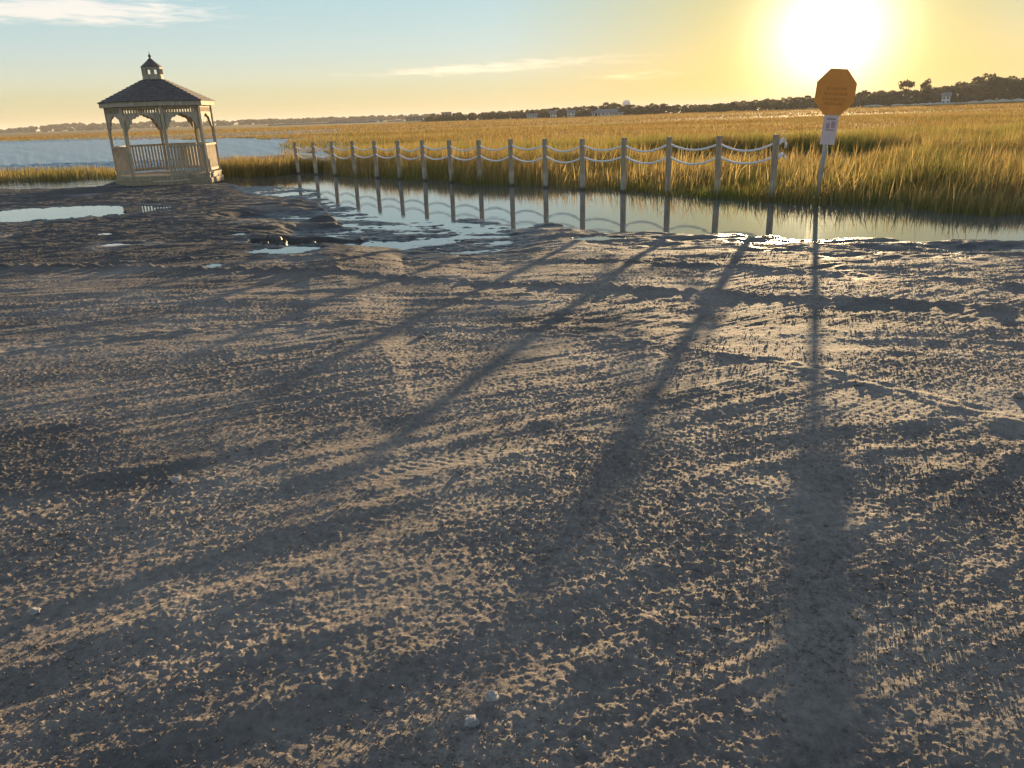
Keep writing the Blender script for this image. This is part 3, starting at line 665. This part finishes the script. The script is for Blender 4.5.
# ------------------------------------------------------------------ leaning octagonal sign
sp = px2w(816.2, 200.5, WL); Ds = sp.y
st_ = at(834.2, 92.3, Ds); ax = (st_ - sp).normalized()
sg = empty('octagonal_sign', (sp.x, sp.y, WL)); tag(sg, 'leaning red octagonal sign, orange flare veil painted into its colour, with pale notice below, on a pole in the marsh grass', 'sign')
S0 = Vector((sp.x, sp.y, WL)); yaw = math.radians(9)
sx_ = Vector((math.cos(yaw), math.sin(yaw), 0)); sx_ = (sx_ - ax * sx_.dot(ax)).normalized(); nrm = sx_.cross(ax).normalized()   # nrm towards the camera side
if nrm.y > 0: nrm = -nrm
OCTM = simple('flare_tinted_sign_face', (0.86, 0.31, 0.055), 0.55, 0.10, 5)  # red face turned orange: the flare's veil is put into the base colour
BLK = simple('faded_lettering', (0.68, 0.24, 0.045), 0.6, 0.2, 30)
PALE = simple('pale_notice_face', (0.78, 0.58, 0.55), 0.6, 0.10, 9)
PINK = simple('faded_red_print', (0.50, 0.30, 0.30), 0.6, 0.2, 20)
STEEL = simple('galvanised_steel', (0.46, 0.42, 0.38), 0.6, 0.25, 12, metal=0.0)
cen = st_ - S0
MB().tube([-ax * 0.35, cen + ax * 0.30], 0.046, 10).build('pole', STEEL, sg, smooth=True)
R8 = 0.381 / math.cos(math.pi / 8) * 1.11
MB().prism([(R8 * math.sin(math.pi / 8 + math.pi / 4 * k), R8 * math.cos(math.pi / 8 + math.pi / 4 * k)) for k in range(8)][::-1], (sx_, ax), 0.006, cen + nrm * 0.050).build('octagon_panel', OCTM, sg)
pan = sg.children[-1]
for row, (v, n, wd) in enumerate(((0.04, 5, 0.42), (-0.055, 6, 0.50), (-0.15, 6, 0.50), (-0.235, 5, 0.40))):   # weathered rows of print, too worn to read
    u = -wd / 2; comb = [(-wd / 2, v), (wd / 2, v)]; tops = []
    while u < wd / 2 - 0.03:
        l = min(random.uniform(0.04, 0.09), wd / 2 - u); tops.append((u, u + l)); u += l + random.uniform(0.02, 0.03)
    for (q0, q1) in reversed(tops): comb += [(q1, v + 0.012), (q1, v + 0.05), (q0, v + 0.05), (q0, v + 0.012)]
    MB().prism(comb, (sx_, ax), 0.002, cen + nrm * 0.056).build('worn_text_row', BLK, pan)
pcn = at(829.3, 129.5, Ds) - S0; pcn = ax * (pcn.dot(ax)) + nrm * 0.050
npn = MB().prism([(-0.158, -0.285), (0.158, -0.285), (0.158, 0.285), (-0.158, 0.285)], (sx_, ax), 0.005, pcn).build('notice_panel', PALE, sg)
for u, v, a, b in ((-0.085, 0.02, 0.07, 0.10), (0.02, 0.03, 0.08, 0.12), (-0.10, 0.18, 0.2, 0.035), (-0.1, -0.02, 0.2, 0.022)):
    MB().prism([(u, v), (u + a, v), (u + a, v + b), (u, v + b)], (sx_, ax), 0.002, pcn + nrm * 0.005).build('faded_print', PINK, npn)

# ------------------------------------------------------------------ far shore: trees, houses, tower
BARK = simple('bark', (0.10, 0.075, 0.055), 0.9, 0.3, 3)
def leaf_mat(name, c):
    M, nt, N, L, p = mat(name)
    oi = N.new('ShaderNodeTexCoord'); nz_ = N.new('ShaderNodeTexNoise'); nz_.inputs['Scale'].default_value = 1.2; nz_.inputs['Detail'].default_value = 3; L.new(oi.outputs['Object'], nz_.inputs['Vector'])
    cr = ramp(N, L, nz_.outputs[0], [(0.3, tuple(v * 0.7 for v in c)), (0.7, tuple(v * 1.35 for v in c))])
    df = N.new('ShaderNodeBsdfDiffuse'); tr = N.new('ShaderNodeBsdfTranslucent'); mx = N.new('ShaderNodeMixShader'); mx.inputs[0].default_value = 0.35
    L.new(cr, df.inputs[0]); L.new(cr, tr.inputs[0]); L.new(df.outputs[0], mx.inputs[1]); L.new(tr.outputs[0], mx.inputs[2]); L.new(mx.outputs[0], N['Material Output'].inputs['Surface'])
    return M
LEAF = leaf_mat('oak_leaves', (0.105, 0.095, 0.045))
def leaf_cloud(centres, radii, per, size, rng):
    V = []; 
    for c, r in zip(centres, radii):
        n = int(per * (r / 1.5) ** 2) + 20
        d = rng.normal(size=(n, 3)); d /= np.linalg.norm(d, axis=1)[:, None]; d[:, 2] *= 0.62
        rr = r * rng.uniform(0.35, 1.0, n) ** 0.5
        V.append(c + d * rr[:, None])
    P = np.concatenate(V); n = len(P)
    a = rng.normal(size=(n, 3)); a /= np.linalg.norm(a, axis=1)[:, None]; b = np.cross(a, rng.normal(size=(n, 3))); b /= np.linalg.norm(b, axis=1)[:, None]
    s = size * rng.uniform(0.5, 1.3, n)[:, None]
    Q = np.stack([P - a * s, P + b * s * .6, P + a * s, P - b * s * .6], 1).reshape(-1, 3)
    return Q, np.arange(4 * n), np.full(n, 4)
protos = []
def tree_proto(i, flat, open_):
    rng = np.random.default_rng(100 + i)         # unit: tree 8 m tall
    tr = MB(); cs = []; rs = []
    lean = rng.uniform(-0.6, 0.9)
    tr.tube([(0, 0, -0.6), (lean * .2, 0, 1.5), (lean * .6, 0.1, 3.4)], [0.28, 0.22, 0.16], 6)
    nl = 6 if open_ else 8
    for k in range(nl):
        a = k * 2.4 + rng.uniform(-.4, .4); L_ = rng.uniform(1.6, 3.2) * (1.2 if flat else 0.9); zt = rng.uniform(4.2, 7.0) if not flat else rng.uniform(5.6, 7.0)
        e = np.array([lean + L_ * math.cos(a) * rng.uniform(.5, 1), L_ * math.sin(a) * rng.uniform(.5, 1), zt])
        tr.tube([(lean * .4, 0.05, rng.uniform(2.2, 3.3)), tuple(e * .55 + np.array([lean * .2, 0, 1.4])), tuple(e)], [0.12, 0.08, 0.03], 5)
        cs.append(e); rs.append(rng.uniform(0.9, 1.5) * (0.8 if open_ else 1.15))
    if not open_:
        for k in range(7): cs.append(np.array([lean * .5 + rng.normal(0, 1.4), rng.normal(0, 1.2), rng.uniform(1.6, 4.2)])); rs.append(rng.uniform(1.0, 1.7))
    else:
        cs.append(np.array([lean, 0, 7.0])); rs.append(1.0)
    Q, l, s = leaf_cloud(cs, rs, 55, 0.42, rng)
    return tr, Q, l, s
meshes = []
for i, (fl_, op) in enumerate(((0, 0), (1, 0), (0, 0), (1, 1), (0, 1), (0, 0))):
    tr, Q, l, s = tree_proto(i, fl_, op)
    t_ = tr.build('trunk', BARK); c_ = np_mesh('crown', Q, l, s, LEAF)
    meshes.append((t_.data, c_.data)); bpy.data.objects.remove(t_); bpy.data.objects.remove(c_)
def tree(px, ytop, D, kind, label, group=None, wide=1.0, name='tree'):
    g0 = at(px, hor(px), D); zt = at(px, ytop, D).z; zb = WL + 0.5
    h = max(zt - zb, 1.5); t = empty(name, (g0.x, g0.y, zb), random.uniform(0, 6.28)); s = h / 7.9; t.scale = (s * wide, s * wide, s)
    tag(t, label, 'tree', group)
    for nm, me in zip(('trunk', 'crown'), meshes[kind]): link(bpy.data.objects.new(nm, me), t)
    return t
prof = [(430, 115.5), (460, 114.5), (500, 113), (520, 110), (545, 108), (560, 107), (580, 106), (598, 104), (608, 102), (618, 103), (640, 105.5), (652, 102.5), (670, 104), (690, 104), (710, 103), (730, 102), (750, 99), (780, 97), (800, 96), (830, 94.5), (862, 92), (875, 91), (890, 89), (915, 88), (940, 86), (955, 82), (970, 81), (985, 78), (1000, 76), (1015, 76.5), (1030, 74), (1080, 72), (1180, 70)]
px_, py_ = [a for a, b in prof], [b for a, b in prof]
x = 432.0; cnt = 0
while x < 1110:
    D = float(np.interp(x, [430, 540, 700, 850, 1100], [350, 325, 312, 300, 288])) * random.uniform(0.97, 1.12)
    yt = float(np.interp(x, px_, py_)) + random.uniform(-0.6, 2.2) * (0.5 if x < 800 else 1.2)
    tree(x, yt, D, random.choice((0, 1, 2, 5, 0, 2)), 'dark round tree merging with the others in the long wood behind the marsh', 'trees of the wood behind the marsh', random.uniform(1.0, 1.5))
    x += random.uniform(4.0, 7.5); cnt += 1
tree(905, 79.5, 300, 1, 'slim flat topped tree standing above the wood, nearest on the right of the octagonal sign', None, 0.75)
tree(925, 78.5, 300, 0, 'slim bushy tree above the wood, second tall one right of the octagonal sign', None, 0.55)
tree(864, 89.5, 310, 3, 'small flat topped tree just right of the octagonal sign', None, 1.2)
tree(984, 72.5, 290, 3, 'tall flat topped windswept tree rising highest at the right', None, 1.3)
# undergrowth along the foot of the wood
rng = np.random.default_rng(5); cs = []; rs = []
for i in range(420):
    q = random.uniform(425, 1130); D = float(np.interp(q, [430, 540, 700, 850, 1100], [346, 321, 308, 297, 285])) * random.uniform(0.985, 1.05)
    g0 = at(q, hor(q), D); cs.append(np.array([g0.x, g0.y, WL + 0.5 + random.uniform(0, 1.4) * D / 350])); rs.append(random.uniform(1.2, 2.6) * D / 350)
Q, l, s = leaf_cloud(cs, rs, 40, 0.55, rng); us = np_mesh('undergrowth', Q, l, s, LEAF); us['kind'] = 'stuff'; us['label'] = 'dark scrub along the foot of the wood'
# very far wood at the left
rng = np.random.default_rng(6); cs = []; rs = []
for i in range(900):
    q = random.uniform(-120, 440); D = random.uniform(900, 1000)
    g0 = at(q, hor(q), D); top = float(np.interp(q, [-120, 0, 20, 40, 60, 100, 180, 235, 440], [1, 1.5, 2.5, 3.2, 4.5, 4.2, 3.6, 2.5, 2.0])) * 1.25
    r = random.uniform(1.6, 3.2); cs.append(np.array([g0.x, g0.y, WL + 0.8 + random.uniform(0.0, 1.0) * top * 1.2])); rs.append(r)
Q, l, s = leaf_cloud(cs, rs, 18, 1.1, rng); us = np_mesh('far_wood', Q, l, s, LEAF); us['kind'] = 'stuff'; us['label'] = 'thin dark line of far woods across the river'

# pale sandy banks in front of the right-hand wood
SAND = simple('dry_sand', (0.50, 0.42, 0.30), 0.9, 0.12, 0.6)
for (a, b, yy, hgt, D) in ((955, 1060, 100.5, 0.9, 282), (862, 884, 103.5, 0.5, 280), (890, 905, 102.8, 0.45, 284), (905, 960, 103, 0.5, 283), (805, 826, 104.5, 0.4, 300), (770, 800, 105, 0.35, 320)):
    p0, p1 = at(a, hor(a), D), at(b, hor(b), D); n = 26; V = []; F = []
    for i in range(n + 1):
        t = i / n; q = p0.lerp(p1, t); hh = hgt * math.sin(math.pi * min(max(t, 0.02), 0.98)) ** 0.6 * (0.8 + 0.35 * math.sin(i * 1.7 + a)); wv = 3.0
        V += [(q.x, q.y - wv, WL), (q.x, q.y - wv * .4, WL + 0.3 + hh * .85), (q.x, q.y, WL + 0.3 + hh), (q.x, q.y + wv, WL)]
    for i in range(n):
        for j in range(3): F.append((i * 4 + j, i * 4 + 4 + j, i * 4 + 5 + j, i * 4 + 1 + j))
    o = MB().add(V, F).build('sand_bank', SAND, smooth=True); o['kind'] = 'structure'

WALLW = simple('white_siding', (0.72, 0.72, 0.72), 0.7, 0.06, 0.5)
WALLG = simple('grey_siding', (0.34, 0.34, 0.35), 0.8, 0.10, 0.5)
WALLB = simple('tan_block', (0.30, 0.25, 0.21), 0.8, 0.10, 0.5)
ROOFG = simple('grey_roof', (0.20, 0.19, 0.19), 0.8, 0.15, 1.0)
PANE = simple('window_pane', (0.05, 0.06, 0.07), 0.15, 0.1, 1.0)
def house(px, wpx, ybase, ytop, D, label, cat='house', name='house', wallm=WALLW, roofm=ROOFG, roof=0.45, storeys=2, wins=3, wing=None, group=None):
    u = D / (FOC * math.cos(PITCH) * 1.03); c = at(px, hor(px), D); wd = wpx * D / FOC * 1.06
    zt = at(px, ytop, D).z; zb = WL + 0.2; H = zt - zb; dp = min(wd * 0.7, 12)
    h = empty(name, (c.x, c.y, zb), -math.atan2(c.x, c.y)); tag(h, label, cat, group)
    hw = H * (1 - roof)
    MB().box((0, 0, hw / 2), (wd, dp, hw)).build('wall', wallm, h)
    if roof > 0:
        o = 0.4; MB().prism([(-dp / 2 - o, 0), (dp / 2 + o, 0), (0, H * roof)], ((0, 1, 0), (0, 0, 1)), wd + 2 * o, (0, 0, hw + 0.01)).build('roof', roofm, h)
    else:
        MB().box((0, 0, hw + 0.15), (wd + 0.4, dp + 0.4, 0.28)).build('roof', roofm, h)
    for s_ in range(storeys):
        for i in range(wins):
            xx = -wd / 2 + wd * (i + 0.5) / wins; zz = hw * (s_ + 0.55) / storeys
            f = MB().box((xx, -dp / 2 - 0.03, zz), (wd / wins * 0.5, 0.05, hw / storeys * 0.5)).build('window', PANE, h)
    return h
house(553, 5, 117, 110.5, 306, 'small pale house half hidden in the wood, left of the square white one', wins=2)
house(571, 6.5, 116, 110, 304, 'square white two storey house against the wood', wallm=WALLW, roof=0.3, wins=2)
hb = house(607, 17, 115, 109, 302, 'large white house with broad grey roof, low in the wood below the water tower', wins=5, storeys=1, roof=0.55)
house(618.5, 8, 115, 112.2, 299, 'low pale annex at the right of the large white house', cat='annex', name='annex', storeys=1, wins=2, roof=0.35)
house(593.5, 3, 115, 111, 300, 'tiny white cottage left of the large white house', wins=1, storeys=1)
house(532, 9, 118, 113.5, 308, 'long low white house at the edge of the wood, leftmost of the white ones', wins=4, storeys=1)
house(946, 6.5, 98, 92.5, 285, 'pale two storey house among the trees on the right, behind the sand bank', wins=2, roof=0.35)
# long low town at the left
for (px, wpx, yt, D, lab, wm, rr, nw) in ((288, 34, 123.6, 460, 'long low grey building with pale roof at the left end of the far town', WALLG, 0.45, 8), (318, 22, 122.8, 450, 'grey warehouse like building second from the left in the far town', WALLG, 0.4, 6), (338, 16, 121.8, 440, 'grey gabled building in the far town, before the white tower house', WALLG, 0.5, 4),
        (362, 26, 121.0, 430, 'broad grey roofed building just left of the white tower house', WALLG, 0.5, 6), (381, 4, 119.0, 420, 'slim white tower house in the far town', WALLW, 0.3, 1), (395, 14, 120.3, 430, 'low brownish building right of the white tower house', WALLB, 0.4, 4),
        (414, 15, 117.2, 420, 'flat roofed tan block in the far town, left of the tallest block', WALLB, 0.0, 5), (441, 20, 116.3, 415, 'broad flat roofed tan block beneath the tallest block', WALLB, 0.0, 6), (446.5, 9, 112.6, 422, 'tallest flat roofed tan block of the far town', WALLB, 0.0, 3), (432.5, 4, 114.3, 410, 'narrow tan block at the left of the tallest block', WALLB, 0.0, 1), (455, 5, 114.0, 410, 'narrow tan block at the right of the tallest block', WALLB, 0.0, 1)):
    house(px, wpx, 123, yt, D, lab, 'building', 'building', wm, ROOFG, rr, 2, nw)
# low bridge far away
b0, b1 = at(240, hor(240), 1300), at(272, hor(272), 1200)
br_ = empty('bridge', (b0.x, b0.y, WL)); tag(br_, 'thin low road bridge on the far left horizon, right of the gazebo', 'bridge')
B0 = Vector((b0.x, b0.y, WL)); pA = b0 - B0; pB = b1 - B0; CONC = simple('pale_concrete', (0.35, 0.33, 0.31), 0.8, 0.1, 0.2)
arc = [pA.lerp(pB, t / 8) * 1.0 + Vector((0, 0, 3.0 + 2.6 * math.sin(math.pi * t / 16) )) for t in range(9)]
dk_ = MB()
for a, b in zip(arc[:-1], arc[1:]): dk_.beam(Vector((a.x, a.y, a.z - 1.0)), Vector((b.x, b.y, b.z - 1.0)), 9, 1.1)
dk_.build('deck', CONC, br_)
for a in arc: MB().beam(Vector((a.x, a.y, 0)), Vector((a.x, a.y, a.z - 1.4)), 1.0, 3.0).build('pier', CONC, br_)
# water tower
tp = at(626.5, hor(626.5), 900); zt = at(626.5, 99.2, 900).z; tw = empty('water_tower', (tp.x, tp.y, WL)); tag(tw, 'pale water tower with a round tank rising behind the wood', 'water tower')
Rt = 4.6; zc = zt - WL - Rt
MB().tube([(0, 0, zc + Rt * 0.82 * math.sin(a)) for a in np.linspace(-1.5, 1.57, 13)], [max(0.06, Rt * math.cos(a)) for a in np.linspace(-1.5, 1.57, 13)], 20).build('tank', WALLW, tw, smooth=True)
MB().tube([(0, 0, 0), (0, 0, 2), (0, 0, zc - Rt * 0.75)], [2.0, 1.1, 1.1], 12).build('pedestal', WALLW, tw)

# ------------------------------------------------------------------ evening haze over the marsh
hz_m = bpy.data.materials.new('evening_haze'); hz_m.use_nodes = True; hn = hz_m.node_tree.nodes; hl = hz_m.node_tree.links
for n in list(hn): hn.remove(n)
ho = hn.new('ShaderNodeOutputMaterial'); pv = hn.new('ShaderNodeVolumePrincipled'); pv.inputs['Color'].default_value = (0.95, 0.90, 0.84, 1); pv.inputs['Density'].default_value = 0.00028; pv.inputs['Anisotropy'].default_value = 0.0
hl.new(pv.outputs[0], ho.inputs['Volume'])
hb_ = MB().box((0, 4000, 13.5), (19000, 21000, 31.5)).build('haze', hz_m); hb_['kind'] = 'stuff'; hb_['label'] = 'thin warm evening haze over the marsh'

# ------------------------------------------------------------------ loose earth
def gh(x, y): return ground_h(np.asarray(x, float), np.asarray(y, float))[0]
n = 110000
yy = 1.1 * (10 / 1.1) ** RNG.uniform(0, 1, n) ; xx = RNG.uniform(-1, 1, n) * (0.76 * yy + 0.5)
pat = fbm(xx * 0.9, yy * 1.1, 161, 3); k = RNG.uniform(0, 1, n) < sstep(pat, -0.5, 0.7); xx, yy = xx[k], yy[k]; n = len(xx)
zz = gh(xx, yy); rad = np.minimum(0.0028 * np.exp(RNG.normal(0, 0.5, n)) * (0.7 + 0.08 * yy), 0.010)
octv = np.array([(1, 0, 0), (-1, 0, 0), (0, 1, 0), (0, -1, 0), (0, 0, 1), (0, 0, -1)], float); octf = np.array([(0, 2, 4), (2, 1, 4), (1, 3, 4), (3, 0, 4), (2, 0, 5), (1, 2, 5), (3, 1, 5), (0, 3, 5)])
V = octv[None] * rad[:, None, None] * RNG.uniform(0.6, 1.35, (n, 6, 1)) + RNG.normal(0, 0.2, (n, 6, 3)) * rad[:, None, None]
V = V + np.c_[xx, yy, zz + rad * 0.35][:, None, :]
Fx = (np.arange(n)[:, None, None] * 6 + octf[None]).reshape(-1)
o = np_mesh('earth_crumbs', V.reshape(-1, 3), Fx, np.full(n * 8, 3), DIRT); o['kind'] = 'stuff'; o['label'] = 'loose crumbs of earth strewn over the ground'
STONE = simple('pale_stone', (0.34, 0.315, 0.285), 0.9, 0.35, 22, bump=0.5)
def clod(px, py, wpx, m_, label, cat, name):
    z = -0.02
    for _ in range(3):
        c = px2w(px, py, z); z = float(gh([c.x], [c.y])[0])
    r = wpx / FOC * (c - CAM).length / 2
    bm = bmesh.new(); bmesh.ops.create_icosphere(bm, subdivisions=3, radius=1.0)
    from mathutils import noise as mn
    sd = Vector((px, py, 0))
    for v in bm.verts:
        q = mn.fractal(v.co * 1.3 + sd, 0.8, 2.0, 4); v.co = v.co * (1 + 0.38 * q); v.co.z *= 0.72
        v.co = v.co * r
    me = bpy.data.meshes.new(name); bm.to_mesh(me); bm.free(); me.materials.append(m_)
    o = link(bpy.data.objects.new(name, me)); o.location = (c.x, c.y, z + r * 0.12); o.rotation_euler = (0, 0, random.uniform(0, 6)); tag(o, label, cat)
clod(492, 697, 12, STONE, 'pale lumpy stone on the bare earth at the bottom centre, the brighter of two', 'stone', 'stone')
clod(472, 722, 13, STONE, 'greyish rounded stone just below and left of the brighter pale one', 'stone', 'stone')
clod(176, 479, 9, STONE, 'small pale stone among earth crumbs in the left middle ground', 'stone', 'stone')
clod(461, 472, 8, DIRT, 'dark earth clod by itself near the centre of the ground', 'clod', 'earth_clod')
clod(340, 342, 7, DIRT, 'small dark clod on the left, below the small puddle', 'clod', 'earth_clod')
clod(421, 337, 8, DIRT, 'lumpy dark clod in the middle distance left of centre', 'clod', 'earth_clod')
clod(426, 334, 6, DIRT, 'little dark clod touching the lumpy one in the middle distance', 'clod', 'earth_clod')
clod(572, 438, 9, DIRT, 'dark clod in the shade of a fence post just right of centre', 'clod', 'earth_clod')
clod(860, 385, 6, DIRT, 'clod at the right edge of the long sign shadow', 'clod', 'earth_clod')
clod(1018, 397, 9, DIRT, 'dark clod at the far right edge of the ground', 'clod', 'earth_clod')
clod(680, 494, 8, DIRT, 'clod on sunlit earth left of the long sign shadow', 'clod', 'earth_clod')
clod(35, 612, 8, STONE, 'small pale stone at the lower left', 'stone', 'stone')
print('SUN el', math.degrees(SUN_EL), 'az', math.degrees(SUN_AZ), 'trees', cnt, 'gaz', gp, 'sign', sp, 'fence', fa, fb_)
